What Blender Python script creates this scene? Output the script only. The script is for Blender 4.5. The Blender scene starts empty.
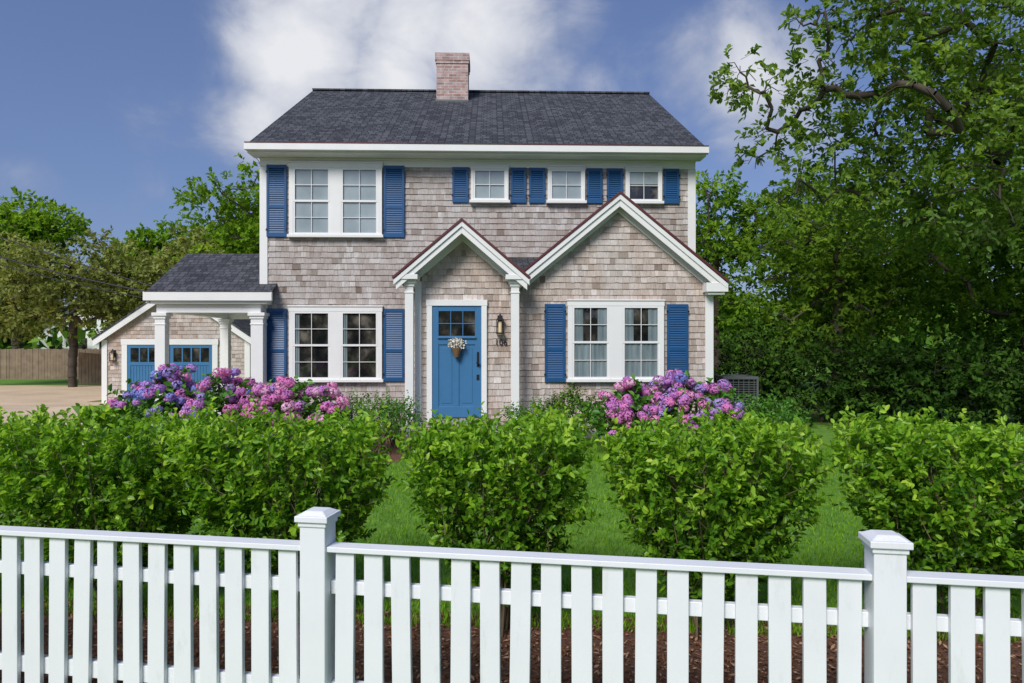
import bpy, math, random
import numpy as np
from mathutils import Vector, Matrix
random.seed(7)
R = np.random.default_rng(11)
scene = bpy.context.scene
COL = scene.collection
CAMH = 1.75
def fx(px, D): return (px-512.0)*D/700.0      # survey of facade planes -> metres
def fz(py, D): return CAMH+(345.0-py)*D/700.0

# ------------------------------------------------------------ materials
def new_mat(name):
    m = bpy.data.materials.new(name); m.use_nodes = True
    nt = m.node_tree; b = nt.nodes['Principled BSDF']
    return m, nt, b
def ramp(nt, stops, src=None):
    r = nt.nodes.new('ShaderNodeValToRGB')
    e = r.color_ramp.elements
    while len(e) < len(stops): e.new(0.5)
    for i, (p, c) in enumerate(stops):
        e[i].position = p; e[i].color = (c[0], c[1], c[2], 1)
    if src is not None: nt.links.new(src, r.inputs[0])
    return r
def noise(nt, scale, detail=4, vec=None, rough=0.55, dist=0.0):
    n = nt.nodes.new('ShaderNodeTexNoise')
    n.inputs['Scale'].default_value = scale; n.inputs['Detail'].default_value = detail
    n.inputs['Roughness'].default_value = rough; n.inputs['Distortion'].default_value = dist
    if vec is not None: nt.links.new(vec, n.inputs['Vector'])
    return n
def coords(nt, scale=(1,1,1), out='Object'):
    tc = nt.nodes.new('ShaderNodeTexCoord'); mp = nt.nodes.new('ShaderNodeMapping')
    mp.inputs['Scale'].default_value = scale
    nt.links.new(tc.outputs[out], mp.inputs['Vector']); return mp.outputs['Vector']
def mix(nt, a, b, fac, mode='MIX'):
    m = nt.nodes.new('ShaderNodeMix'); m.data_type = 'RGBA'; m.blend_type = mode
    for sock, v in ((m.inputs[0], fac), (m.inputs[6], a), (m.inputs[7], b)):
        if isinstance(v, bpy.types.NodeSocket): nt.links.new(v, sock)
        elif isinstance(v, (int, float)): sock.default_value = v
        else: sock.default_value = (v[0], v[1], v[2], 1)
    return m.outputs[2]
def attr(nt, name='rnd'):
    a = nt.nodes.new('ShaderNodeAttribute'); a.attribute_name = name; return a.outputs['Fac']
def bump(nt, b, src, strength=0.3, dist=0.01):
    bp = nt.nodes.new('ShaderNodeBump'); bp.inputs['Strength'].default_value = strength
    bp.inputs['Distance'].default_value = dist
    nt.links.new(src, bp.inputs['Height']); nt.links.new(bp.outputs[0], b.inputs['Normal'])

def paint(name, col, rough=0.5, var=0.12, spec=0.4, grime=None):
    m, nt, b = new_mat(name)
    n = noise(nt, 3.0, 4, coords(nt))
    lo = tuple(c*(1-var) for c in col); 
    r = ramp(nt, [(0.3, lo), (0.7, col)], n.outputs['Fac'])
    out = r.outputs[0]
    if grime:
        n2 = noise(nt, 11.0, 7, coords(nt, (1, 1, 0.3)), 0.7)
        rr = ramp(nt, [(0.58, (0,0,0)), (0.85, (.9,.9,.9))], n2.outputs['Fac'])
        out = mix(nt, out, grime, rr.outputs[0])
    nt.links.new(out, b.inputs['Base Color'])
    b.inputs['Roughness'].default_value = rough; b.inputs['Specular IOR Level'].default_value = spec
    n3 = noise(nt, 60, 2, coords(nt, (1,1,0.2)))
    bump(nt, b, n3.outputs['Fac'], 0.15, 0.003)
    return m

def leaf_mat(name, stops, trans=0.35, rough=0.45, tcol=(1.5,1.45,0.6), spec=0.35, simple=False):
    m, nt, b = new_mat(name)
    r = ramp(nt, stops, attr(nt)); c = r.outputs[0]
    if simple:
        nt.nodes.remove(b); b = nt.nodes.new('ShaderNodeBsdfDiffuse'); nt.links.new(c, b.inputs['Color'])
    else:
        nt.links.new(c, b.inputs['Base Color'])
        b.inputs['Roughness'].default_value = rough
        b.inputs['Specular IOR Level'].default_value = spec
    if trans <= 0:
        nt.links.new(b.outputs[0], nt.nodes['Material Output'].inputs['Surface']); return m
    t = nt.nodes.new('ShaderNodeBsdfTranslucent')
    c2 = mix(nt, c, tcol, 1.0, 'MULTIPLY')
    nt.links.new(c2, t.inputs['Color'])
    ms = nt.nodes.new('ShaderNodeMixShader'); ms.inputs[0].default_value = trans
    nt.links.new(b.outputs[0], ms.inputs[1]); nt.links.new(t.outputs[0], ms.inputs[2])
    nt.links.new(ms.outputs[0], nt.nodes['Material Output'].inputs['Surface'])
    return m

WHITE = paint('white_trim_paint', (0.80,0.80,0.78), 0.45, 0.05)
FENCEW = paint('white_fence_paint', (0.81,0.825,0.85), 0.45, 0.05, grime=(0.60,0.62,0.60))
BLUE = paint('blue_shutter_paint', (0.012,0.085,0.225), 0.42, 0.15)
BLUED = paint('blue_door_paint', (0.050,0.175,0.35), 0.4, 0.10)
BLACK = paint('black_iron', (0.015,0.015,0.017), 0.4, 0.1)
REDEDGE = paint('red_drip_edge', (0.12,0.028,0.030), 0.5, 0.2)
BARK = paint('bark', (0.10,0.08,0.06), 0.9, 0.5)
TWIG = paint('twig_bark', (0.20,0.15,0.09), 0.9, 0.4)
GRAYM = paint('grey_metal', (0.12,0.13,0.13), 0.5, 0.1)
GRANITE = paint('granite', (0.36,0.35,0.33), 0.8, 0.3)
WICKER = paint('wicker', (0.22,0.13,0.06), 0.8, 0.4)
DARKCORE = paint('wall_sheathing', (0.12,0.10,0.085), 0.9, 0.2)
FLOWERW = paint('white_petals', (0.74,0.70,0.60), 0.6, 0.1)
OLDWOOD = paint('weathered_boards', (0.30,0.22,0.15), 0.85, 0.4)

def shingle_mat(name, warm, gain=1.0, tint=(1,1,1)):
    m, nt, b = new_mat(name)
    k=lambda *c: tuple(x*gain*t for x,t in zip(c,tint))
    r = ramp(nt, [(0.0,k(0.19,0.152,0.125)), (0.22,k(0.35,0.315,0.285)), (0.5,k(0.445,0.415,0.39)), (0.78,k(0.49,0.465,0.445)), (1.0,k(0.60,0.58,0.56))], attr(nt))
    g = noise(nt, 24, 4, coords(nt, (2.5,2.5,0.22)), 0.7)
    gv = ramp(nt, [(0.28,(0.68,0.64,0.60)), (0.55,(1.0,1.0,1.0)), (0.75,(1.13,1.13,1.13))], g.outputs['Fac'])
    c = mix(nt, r.outputs[0], gv.outputs[0], 1.0, 'MULTIPLY')
    big = noise(nt, 1.3, 6, coords(nt, (1,1,0.55)), 0.7)
    bv = ramp(nt, [(0.33, warm), (0.60,(1.04,1.04,1.05))], big.outputs['Fac'])
    c = mix(nt, c, bv.outputs[0], 1.0, 'MULTIPLY')
    nt.links.new(c, b.inputs['Base Color'])
    b.inputs['Roughness'].default_value = 0.88; b.inputs['Specular IOR Level'].default_value = 0.2
    bump(nt, b, g.outputs['Fac'], 0.5, 0.005)
    return m
SHING = shingle_mat('cedar_shingles', (0.84,0.76,0.72), 1.04)
SHINGW = shingle_mat('cedar_shingles_warm', (0.96,0.83,0.75), 1.12, (1.02,.98,.95))

def roof_mat():
    m, nt, b = new_mat('asphalt_roof_shingles')
    v = coords(nt, (1,1.15,1))
    br = nt.nodes.new('ShaderNodeTexBrick'); nt.links.new(v, br.inputs['Vector'])
    br.inputs['Scale'].default_value = 1.0; br.inputs['Brick Width'].default_value = 0.15
    br.inputs['Row Height'].default_value = 0.14; br.inputs['Mortar Size'].default_value = 0.009
    br.inputs['Mortar Smooth'].default_value = 0.3
    br.inputs['Color1'].default_value = (0.036,0.040,0.048,1); br.inputs['Color2'].default_value = (0.095,0.10,0.113,1)
    br.inputs['Mortar'].default_value = (0.018,0.018,0.022,1); br.offset = 0.37; br.squash = 0.8
    n = noise(nt, 40, 4, v, 0.7); nv = ramp(nt, [(0.3,(0.7,0.7,0.7)), (0.7,(1.35,1.35,1.35))], n.outputs['Fac'])
    c = mix(nt, br.outputs['Color'], nv.outputs[0], 1.0, 'MULTIPLY')
    n2 = noise(nt, 0.7, 3, v); nv2 = ramp(nt, [(0.3,(0.90,0.90,0.92)), (0.7,(1.08,1.08,1.06))], n2.outputs['Fac'])
    c = mix(nt, c, nv2.outputs[0], 1.0, 'MULTIPLY')
    nt.links.new(c, b.inputs['Base Color']); b.inputs['Roughness'].default_value = 0.9; b.inputs['Specular IOR Level'].default_value=.25
    bump(nt, b, br.outputs['Fac'], 0.5, -0.01)
    return m
ROOF = roof_mat()

def brick_mat():
    m, nt, b = new_mat('chimney_brick')
    tc = nt.nodes.new('ShaderNodeTexCoord'); sp = nt.nodes.new('ShaderNodeSeparateXYZ'); nt.links.new(tc.outputs['Object'], sp.inputs[0])
    ad = nt.nodes.new('ShaderNodeMath'); nt.links.new(sp.outputs[0], ad.inputs[0]); nt.links.new(sp.outputs[1], ad.inputs[1])
    cb = nt.nodes.new('ShaderNodeCombineXYZ'); nt.links.new(ad.outputs[0], cb.inputs[0]); nt.links.new(sp.outputs[2], cb.inputs[1])
    br = nt.nodes.new('ShaderNodeTexBrick'); nt.links.new(cb.outputs[0], br.inputs['Vector'])
    br.inputs['Scale'].default_value = 1.0; br.inputs['Brick Width'].default_value = 0.21
    br.inputs['Row Height'].default_value = 0.072; br.inputs['Mortar Size'].default_value = 0.010
    br.inputs['Color1'].default_value = (0.34,0.19,0.165,1); br.inputs['Color2'].default_value = (0.52,0.37,0.33,1)
    br.inputs['Mortar'].default_value = (0.50,0.47,0.45,1)
    n = noise(nt, 6, 5, tc.outputs['Object']); nv = ramp(nt, [(0.35,(0.75,0.7,0.7)), (0.65,(1.1,1.1,1.1))], n.outputs['Fac'])
    c = mix(nt, br.outputs['Color'], nv.outputs[0], 1.0, 'MULTIPLY')
    nt.links.new(c, b.inputs['Base Color']); b.inputs['Roughness'].default_value = 0.9
    bump(nt, b, br.outputs['Fac'], 0.5, -0.008)
    return m
BRICK = brick_mat()

def pane_mat(name, stops, sc=3.2, stretch=(1,1,0.8)):
    # room seen through a pane: dull interior tone under a clear glass coat
    m, nt, b = new_mat(name)
    n = noise(nt, sc, 3, coords(nt, stretch), 0.5)
    r = ramp(nt, stops, n.outputs['Fac'])
    nt.links.new(r.outputs[0], b.inputs['Base Color']); b.inputs['Roughness'].default_value = 0.9
    b.inputs['Specular IOR Level'].default_value = 0.0
    b.inputs['Coat Weight'].default_value = 1.0; b.inputs['Coat Roughness'].default_value = 0.02; b.inputs['Coat IOR'].default_value = 1.75
    nz = noise(nt, 1.3, 2, coords(nt)); bp = nt.nodes.new('ShaderNodeBump'); bp.inputs['Strength'].default_value = 0.25
    bp.inputs['Distance'].default_value = 0.06
    nt.links.new(nz.outputs['Fac'], bp.inputs['Height']); nt.links.new(bp.outputs[0], b.inputs['Coat Normal'])
    return m
INTER = pane_mat('window_pane_dark_room', [(0.36,(0.008,0.009,0.010)), (0.5,(0.022,0.022,0.020)), (0.6,(0.06,0.055,0.045)), (0.72,(0.16,0.145,0.12))], 3.6)
CURT = pane_mat('window_pane_curtain', [(0.3,(0.13,0.17,0.18)), (0.7,(0.24,0.30,0.315))], 5, (3,1,.3))
BLIND = pane_mat('window_pane_shade', [(0.3,(0.23,0.28,0.29)), (0.7,(0.35,0.41,0.42))], 2)

# ------------------------------------------------------------ mesh helpers
class MB:
    def __init__(s): s.v=[]; s.f=[]; s.r=[]
    def add(s, vs, fs, r=None):
        o=len(s.v); s.v += [tuple(p) for p in vs]
        rr = random.random() if r is None else r
        for f in fs: s.f.append(tuple(i+o for i in f)); s.r.append(rr)
    def box(s, x0,x1,y0,y1,z0,z1, r=None):
        if x0>x1: x0,x1=x1,x0
        if y0>y1: y0,y1=y1,y0
        if z0>z1: z0,z1=z1,z0
        s.add([(x0,y0,z0),(x1,y0,z0),(x1,y1,z0),(x0,y1,z0),(x0,y0,z1),(x1,y0,z1),(x1,y1,z1),(x0,y1,z1)],
              [(0,3,2,1),(4,5,6,7),(0,1,5,4),(1,2,6,5),(2,3,7,6),(3,0,4,7)], r)
    def prism_xz(s, poly, y0, y1, r=None):
        n=len(poly); vs=[(x,y0,z) for x,z in poly]+[(x,y1,z) for x,z in poly]
        s.add(vs, [tuple(range(n)), tuple(range(2*n-1,n-1,-1))]+[(i,(i+n),((i+1)%n)+n,(i+1)%n) for i in range(n)], r)
    def prism_yz(s, poly, x0, x1, r=None):
        n=len(poly); vs=[(x0,y,z) for y,z in poly]+[(x1,y,z) for y,z in poly]
        s.add(vs, [tuple(range(n)), tuple(range(2*n-1,n-1,-1))]+[(i,(i+n),((i+1)%n)+n,(i+1)%n) for i in range(n)], r)
    def cyl(s, p0, p1, r0, r1, n=12, r=None):
        p0=Vector(p0); p1=Vector(p1); d=(p1-p0).normalized()
        a=d.orthogonal().normalized(); b=d.cross(a)
        vs=[p0+(a*math.cos(t)+b*math.sin(t))*r0 for t in [2*math.pi*i/n for i in range(n)]]
        vs+=[p1+(a*math.cos(t)+b*math.sin(t))*r1 for t in [2*math.pi*i/n for i in range(n)]]
        s.add(vs, [(i,(i+1)%n,(i+1)%n+n,i+n) for i in range(n)]+[tuple(range(n-1,-1,-1)), tuple(range(n,2*n))], r)
    def done(s, name, mat, parent=None, bevel=0.0, recalc=True):
        me=bpy.data.meshes.new(name); me.from_pydata(s.v,[],s.f); me.update()
        if recalc:
            import bmesh
            bm=bmesh.new(); bm.from_mesh(me); bmesh.ops.recalc_face_normals(bm, faces=bm.faces); bm.to_mesh(me); bm.free()
        a=me.attributes.new('rnd','FLOAT','FACE'); a.data.foreach_set('value', np.array(s.r,dtype=np.float32))
        me.materials.append(mat)
        ob=bpy.data.objects.new(name, me); COL.objects.link(ob); attach(ob,parent)
        if bevel>0:
            m=ob.modifiers.new('bevel','BEVEL'); m.width=bevel; m.segments=2; m.limit_method='ANGLE'
        return ob
def attach(ob, parent):
    if parent is not None:
        ob.parent=parent; ob.matrix_parent_inverse=Matrix.Translation(-Vector(parent.location))
def empty(name, loc=(0,0,0), rz=0.0):
    e=bpy.data.objects.new(name,None); e.location=loc; e.rotation_euler[2]=rz; e.empty_display_size=0.3
    COL.objects.link(e); return e
def np_mesh(name, V, Q, mat, rnd, parent=None):
    me=bpy.data.meshes.new(name); n=len(V); m=len(Q)
    me.vertices.add(n); me.vertices.foreach_set('co', V.astype(np.float32).ravel())
    me.loops.add(4*m); me.loops.foreach_set('vertex_index', Q.astype(np.int32).ravel())
    me.polygons.add(m); me.polygons.foreach_set('loop_start', np.arange(0,4*m,4,dtype=np.int32))
    me.update(calc_edges=True)
    a=me.attributes.new('rnd','FLOAT','FACE'); a.data.foreach_set('value', rnd.astype(np.float32))
    me.materials.append(mat); ob=bpy.data.objects.new(name, me); COL.objects.link(ob); attach(ob,parent); return ob
def nrm(a): return a/np.maximum(np.linalg.norm(a,axis=1,keepdims=True),1e-9)
def leaves(P, Dv, Nn, L, W, full=True, fold=0.25):
    Dv=nrm(Dv); S=nrm(np.cross(Dv,Nn)); U=np.cross(S,Dv); L=L[:,None]; W=W[:,None]; n=len(P)
    if full:
        vs=np.stack([P, P+Dv*L*.3-S*W*.45+U*W*fold, P+Dv*L*.68-S*W*.4+U*W*fold*.8, P+Dv*L-U*L*.08,
                     P+Dv*L*.68+S*W*.4+U*W*fold*.8, P+Dv*L*.3+S*W*.45+U*W*fold],1)
        b=np.arange(n)[:,None]*6
        Q=np.concatenate([b+np.array([[0,1,2,3]]), b+np.array([[0,3,4,5]])],1).reshape(-1,4)
        return vs.reshape(-1,3), Q, 2
    vs=np.stack([P, P+Dv*L*.5-S*W*.5+U*W*fold, P+Dv*L, P+Dv*L*.5+S*W*.5+U*W*fold],1)
    Q=(np.arange(n)[:,None]*4+np.array([[0,1,2,3]]))
    return vs.reshape(-1,3), Q, 1
def segs(p0,p1,r0,r1,n=5):
    d=nrm(p1-p0); ref=np.where(np.abs(d[:,2:3])>.9, np.array([[1.,0,0]]), np.array([[0,0,1.]]))
    a=nrm(np.cross(d,ref)); b=np.cross(d,a); V=[]
    for p,r in ((p0,r0),(p1,r1)):
        for i in range(n):
            t=2*math.pi*i/n; V.append(p+(a*math.cos(t)+b*math.sin(t))*r[:,None])
    V=np.stack(V,1); m=len(p0)
    Q=np.array([[i,(i+1)%n,(i+1)%n+n,i+n] for i in range(n)])
    Q=(np.arange(m)[:,None,None]*2*n+Q[None]).reshape(-1,4)
    return V.reshape(-1,3), Q
def seg_obj(name, S, mat, parent=None, n=5):
    p0=np.array([s[0] for s in S],float); p1=np.array([s[1] for s in S],float)
    r0=np.array([s[2] for s in S],float); r1=np.array([s[3] for s in S],float)
    V,Q=segs(p0,p1,r0,r1,n); return np_mesh(name,V,Q,mat,np.repeat(R.random(len(S)),n),parent)
def rv(n): return nrm(R.normal(size=(n,3)))
def twig_leaves(S, Dv, Lt, k, leafL, leafW, up=0.9, spread=0.9, droop=0.0, full=True):
    n=len(S); Dv=nrm(Dv); t=np.tile(np.linspace(0.12,1,k),(n,1))+R.normal(0,.03,(n,k))
    dd=np.repeat(Dv,k,0); P=np.repeat(S,k,0)+dd*(t*Lt[:,None]).reshape(-1,1); P[:,2]-=(droop*t**2*Lt[:,None]).ravel()
    m=n*k; side=rv(m); side-=dd*np.sum(side*dd,1,keepdims=True); side=nrm(side)
    ld=dd*0.6+side*spread; ld[:,2]-=droop*0.5
    nn=np.array([[-.1,-.25,1.]])*up+rv(m)*0.8+dd*0.2
    L=leafL*R.uniform(.65,1.2,m); W=leafW*R.uniform(.7,1.2,m)
    return leaves(P,ld,nn,L,W,full)

# ------------------------------------------------------------ HOUSE
PIV=(-0.5,14.3,0)
H=empty('shingled_house', PIV, math.radians(1.7))
YM=14.3; YW=13.2; YE=13.05
XL,XR=-5.07,3.75
EZ=5.70; EY=13.9; RY=19.1; RZ=8.65
def shingle_wall(mb, o, ang, length, z0, z1, clamp=None, row=0.118):
    ux,uy=math.cos(ang),math.sin(ang); nx,ny=uy,-ux
    z=z0
    while z<z1:
        s=-random.random()*.15
        zt=min(z+row+.004,z1)
        while s<length:
            w=random.choice([.06,.08,.10,.12,.14,.17])*random.uniform(.9,1.1)
            a=max(s,0)+.0015; b=min(s+w,length)-.001; s+=w
            if b-a<.01: continue
            zb=z+random.uniform(-.005,.005)
            zA=zB=zt
            if clamp:
                zA=min(zt,clamp(a)); zB=min(zt,clamp(b))
                if zA<=zb and zB<=zb: continue
                zA=max(zA,zb+.002); zB=max(zB,zb+.002)
            t=.015+random.uniform(0,.008); u=.003
            def P(q,out,zz): return (o[0]+ux*q+nx*out, o[1]+uy*q+ny*out, zz)
            vs=[P(a,t,zb),P(b,t,zb),P(b,u,zB),P(a,u,zA),P(a,0,zb),P(b,0,zb)]
            rr=min(1,max(0,random.gauss(.55,.18))); 
            if random.random()<.05: rr*=.4
            mb.add(vs,[(0,1,2,3),(4,5,1,0),(4,0,3),(1,5,2)],rr)
        z+=row
sh=MB()
shingle_wall(sh,(XL,YM),0,XR-XL,0.1,5.5)
shingle_wall(sh,(XR,YM),math.pi/2,9.6,0.1,8.5,lambda q: EZ-.08+(RZ-EZ)*(1-abs(YM+q-RY)/(RY-EY)))
shingle_wall(sh,(XL,YM+9.6),-math.pi/2,9.6,0.1,8.5,lambda q: EZ-.08+(RZ-EZ)*(1-abs(YM+9.6-q-RY)/(RY-EY)))
sh.done('wall_shingles',SHING,H)
WPX,WPZ,WS=1.97,4.56,0.8225; WF=12.95
PPX,PPZ,PS=-0.955,3.98,0.865; PF=12.6
sw=MB()
shingle_wall(sw,(0.0,YW),0,XR+.02,0.1,4.5,lambda q: WPZ-.1-WS*abs(q-WPX))
shingle_wall(sw,(XR+.02,YW),math.pi/2,YM-YW,0.1,3.0)
shingle_wall(sw,(-1.80,YE),0,1.80,0.1,3.95,lambda q: PPZ-.1-PS*abs(q-1.80-PPX))
shingle_wall(sw,(-1.80,YM),-math.pi/2,YM-YE,0.1,3.1)
sw.done('projecting_wall_shingles',SHINGW,H)
core=MB()
core.box(XL+.003,XR-.003,YM+.004,YM+9.6,-.1,5.6)
core.prism_yz([(YM+.004,5.6),(YM+9.596,5.6),(RY,RZ-.12)],XL+.004,XR-.004)
core.prism_xz([(.004,-.1),(XR+.014,-.1),(XR+.014,2.98),(WPX,WPZ-.14),(.004,2.86)],YW+.004,YM+.1)
core.prism_xz([(-1.796,-.1),(-.004,-.1),(-.004,3.06),(PPX,PPZ-.14),(-1.796,3.1)],YE+.004,YM+.1)
core.done('wall_core',DARKCORE,H)
# main roof
rf=MB(); RXL,RXR=-5.24,3.90; th=.09
BY=2*RY-EY
rf.prism_yz([(EY,EZ),(RY,RZ),(BY,EZ),(BY,EZ-th),(RY,RZ-th*1.1),(EY,EZ-th+.03)],RXL,RXR)
rf.box(RXL,RXR,RY-.12,RY+.12,RZ-.03,RZ+.012)
def gable_roof(mb,xc,zp,s,half,y0,y1,t=.055):
    mb.prism_xz([(xc,zp+t),(xc-half,zp+t-s*half),(xc-half,zp-s*half),(xc,zp)],y0,y1)
    mb.prism_xz([(xc,zp+t),(xc,zp),(xc+half,zp-s*half),(xc+half,zp+t-s*half)],y0,y1)
gable_roof(rf,WPX,WPZ,WS,2.0,WF-.03,YM-.01)
gable_roof(rf,PPX,PPZ,PS,1.22,PF-.03,YM-.02)
rf.add([(.14,12.98,3.08),(-.36,YM-.005,3.55),(.66,YM-.005,3.55)],[(0,1,2)])
# porch roof
PEY,PEZ,PRY,PRZ=13.9,2.79,15.83,3.80; PXL=-7.20; PXR=-4.75
rf.prism_yz([(PEY,PEZ),(PRY,PRZ),(2*PRY-PEY,PEZ),(2*PRY-PEY,PEZ-.07),(PRY,PRZ-.08),(PEY,PEZ-.05)],PXL,PXR)
rf.done('roof',ROOF,H)
re=MB()
def edge(xc,zp,s,half,y,t0=.02,t1=.045):
    re.prism_xz([(xc,zp+t1),(xc-half-.02,zp+t1-s*half),(xc-half-.02,zp+t0-s*half),(xc,zp+t0)],y-.05,y-.034)
    re.prism_xz([(xc,zp+t1),(xc,zp+t0),(xc+half+.02,zp+t0-s*half),(xc+half+.02,zp+t1-s*half)],y-.05,y-.034)
edge(WPX,WPZ,WS,2.0,WF,0.0,.05); edge(PPX,PPZ,PS,1.22,PF,0,.05)
re.box(RXL,RXR,EY-.12,EY+.01,EZ+.002,EZ+.018)
re.box(PXL,PXR,PEY-.06,PEY+.01,PEZ+.003,PEZ+.012)
re.done('drip_edge',REDEDGE,H)
# trim
tr=MB()
tr.box(RXL-.01,RXR+.01,EY-.11,EY-.003,EZ-.13,EZ)            # gutter
tr.box(RXL+.02,RXR-.02,EY-.003,YM,EZ-.17,EZ-.125)                # soffit
tr.box(XL-.02,XR+.02,YM-.045,YM,EZ-.34,EZ-.172)              # frieze
tr.box(XL-.02,XR+.02,YM-.07,YM,EZ-.21,EZ-.1715)
for x in (RXL,RXR):   # main rakes
    tr.prism_yz([(EY,EZ-.06),(RY,RZ-.1),(BY,EZ-.06),(BY,EZ-.28),(RY,RZ-.32),(EY,EZ-.14)],x-.02 if x<0 else x-.01,x+.01 if x<0 else x+.02)
tr.box(XL-.03,XL+.13,YM-.035,YM+.12,0.1,EZ-.342)
tr.box(XR-.13,XR+.03,YM-.035,YM+.12,0.1,EZ-.342)
def rakes(xc,zp,s,half,yf,yw,w=.235):
    for sg in (-1,1):
        P=lambda d,dz:(xc+sg*d,zp-s*d+dz)
        tr.prism_xz([P(0,-.002),P(half,-.002),P(half,-w*.45),P(0,-w*.45)],yf-.03,yf+.02)       # crown
        tr.prism_xz([P(0,-w*.45),P(half-.04,-w*.45),P(half-.04,-w),P(0,-w)],yf,yf+.03)      # rake board
        tr.prism_xz([P(0,-.004),P(half-.01,-.004),P(half-.01,-.05),P(0,-.05)],yf+.03,yw)     # soffit
        tr.prism_xz([P(0,-.055),P(half-.2,-.055),P(half-.2,-.30),P(0,-.30)],yw-.05,yw)   # frieze
rakes(WPX,WPZ,WS,2.0,WF,YW,.23); rakes(PPX,PPZ,PS,1.22,PF,YE,.22)
ze=WPZ-WS*2.0
tr.box(XR-.16,4.0,WF-.02,YW+.02,ze-.17,ze+.0)        # cornice return
tr.box(XR-.12,3.95,WF+.02,YW,ze-.22,ze-.172)
tr.box(XR+.02,3.98,YW+.021,YM,ze-.12,ze-.01)
def post(x,y,w,z0,z1,c=.045):
    h=w/2
    tr.box(x-h,x+h,y-h,y+h,z0,z1-.12)
    tr.box(x-h-.012,x+h+.012,y-h-.012,y+h+.012,z1-.24,z1-.215)
    tr.box(x-h-.02,x+h+.02,y-h-.02,y+h+.02,z1-.12,z1-.065)
    tr.box(x-h-c,x+h+c,y-h-c,y+h+c,z1-.065,z1)
    tr.box(x-h-.03,x+h+.03,y-h-.03,y+h+.03,z0-.002,z0+.16)
post(-1.91,12.78,.15,.1,2.93); post(.01,12.78,.15,.1,2.93)
for x in (-1.925,.015):
    tr.box(x-.18,x+.18,PF-.02,YE+.0,2.932,3.02)
tr.box(XR-.11,XR+.045,YW-.04,YW+.1,.1,ze-.22)             # wing corner board
tr.box(-1.84,-1.72,YE-.03,YE+.02,.1,2.93); 
# porch trim
tr.box(PXL-.02,PXR+.02,PEY-.05,PEY+.02,PEZ-.17,PEZ+.002)
tr.box(PXL+.1,PXR-.1,PEY+.02,2*PRY-PEY-.02,PEZ-.23,PEZ-.08)
tr.prism_yz([(PEY,PEZ-.06),(PRY,PRZ-.06),(2*PRY-PEY,PEZ-.06),(2*PRY-PEY,PEZ-.22),(PEY,PEZ-.22)],PXL+.01,PXL+.05)
for y in (14.12,17.45):
    tr.box(PXL+.16,-5.0 if y<15 else -5.14,y-.09,y+.09,PEZ-.40,PEZ-.232)
tr.box(PXL+.17,PXL+.33,14.22,17.35,PEZ-.39,PEZ-.233)
post(-6.97,14.12,.2,.25,PEZ-.40); post(-6.97,17.45,.2,.25,PEZ-.40); post(-5.05,14.07,.24,.25,PEZ-.40)
post(-5.45,17.2,.2,.25,PEZ-.40)
tr.box(PXL+.1,-5.13,13.95,17.6,.0,.24)
# windows / shutters
inter=MB(); sash=MB(); cas=MB(); shut=MB(); curt=MB(); blind=MB(); irn=MB()
def unit(x0,x1,z0,z1,y,cols,ru,rl,cover=None,single=False,mt=.0055):
    inter.box(x0-.02,x1+.02,y-.050,y-.026,z0-.02,z1+.02)
    f=.036
    def sashf(a,b,c,d,yo,rows,ncol):
        sash.box(a,a+f,yo-.012,yo+.012,c,d); sash.box(b-f,b,yo-.012,yo+.012,c,d)
        sash.box(a+f,b-f,yo-.0125,yo+.0125,c,c+f*1.15); sash.box(a+f,b-f,yo-.0125,yo+.0125,d-f,d)
        for i in range(1,ncol):
            xx=a+f+(b-a-2*f)*i/ncol; sash.box(xx-mt,xx+mt,yo-.009,yo+.008,c+f,d-f)
        for i in range(1,rows):
            zz=c+f+(d-c-2*f)*i/rows; sash.box(a+f,b-f,yo-.0085,yo+.0075,zz-mt,zz+mt)
    if single: sashf(x0,x1,z0,z1,y-.074,ru,cols)
    else:
        zm=(z0+z1)/2
        sashf(x0,x1,zm-.015,z1,y-.080,ru,cols)
        sashf(x0,x1,z0,zm+.02,y-.074,rl,cols)
    if cover=='blind':
        blind.box(x0,x1,y-.056,y-.0505,z0,z1)
    if cover=='half':
        blind.box(x0,x1,y-.056,y-.0505,z0+(z1-z0)*.55,z1)
    def drape(a,b,c,d,amp,waves,ph,n=36):
        vs=[];fs=[]
        for i in range(n+1):
            t=i/n; xx=a+(b-a)*t; yy=y-.057+amp*math.sin(t*waves*6.283+ph+.8*math.sin(t*9))
            vs+= [(xx,yy,c),(xx,yy,d)]
        for i in range(n): fs.append((2*i,2*i+2,2*i+3,2*i+1))
        curt.add(vs,fs)
    w=(x1-x0)
    if cover=='curtain':
        drape(x0,x1,z0,z0+(z1-z0)*.50,.005,7,random.random()*6)
        drape(x0,x0+w*.3,z0+(z1-z0)*.5,z1,.005,2,0); drape(x1-w*.3,x1,z0+(z1-z0)*.5,z1,.005,2,2)
    if cover=='side':
        drape(x0,x0+w*.16,z0,z1,.005,1.5,0)
def casing(xs,z0,z1,y,w=.085):
    a=xs[0][0]; b=xs[-1][1]
    cas.box(a-w,a,y-.092,y,z0-.0,z1); cas.box(b,b+w,y-.092,y,z0,z1)
    cas.box(a-w-.01,b+w+.01,y-.096,y,z1,z1+w*1.15); cas.box(a-w-.02,b+w+.02,y-.115,y,z1+w*1.15,z1+w*1.15+.025)
    cas.box(a-w-.03,b+w+.03,y-.13,y,z0-.055,z0)
    for i in range(len(xs)-1): cas.box(xs[i][1],xs[i+1][0],y-.091,y,z0,z1)
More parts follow.
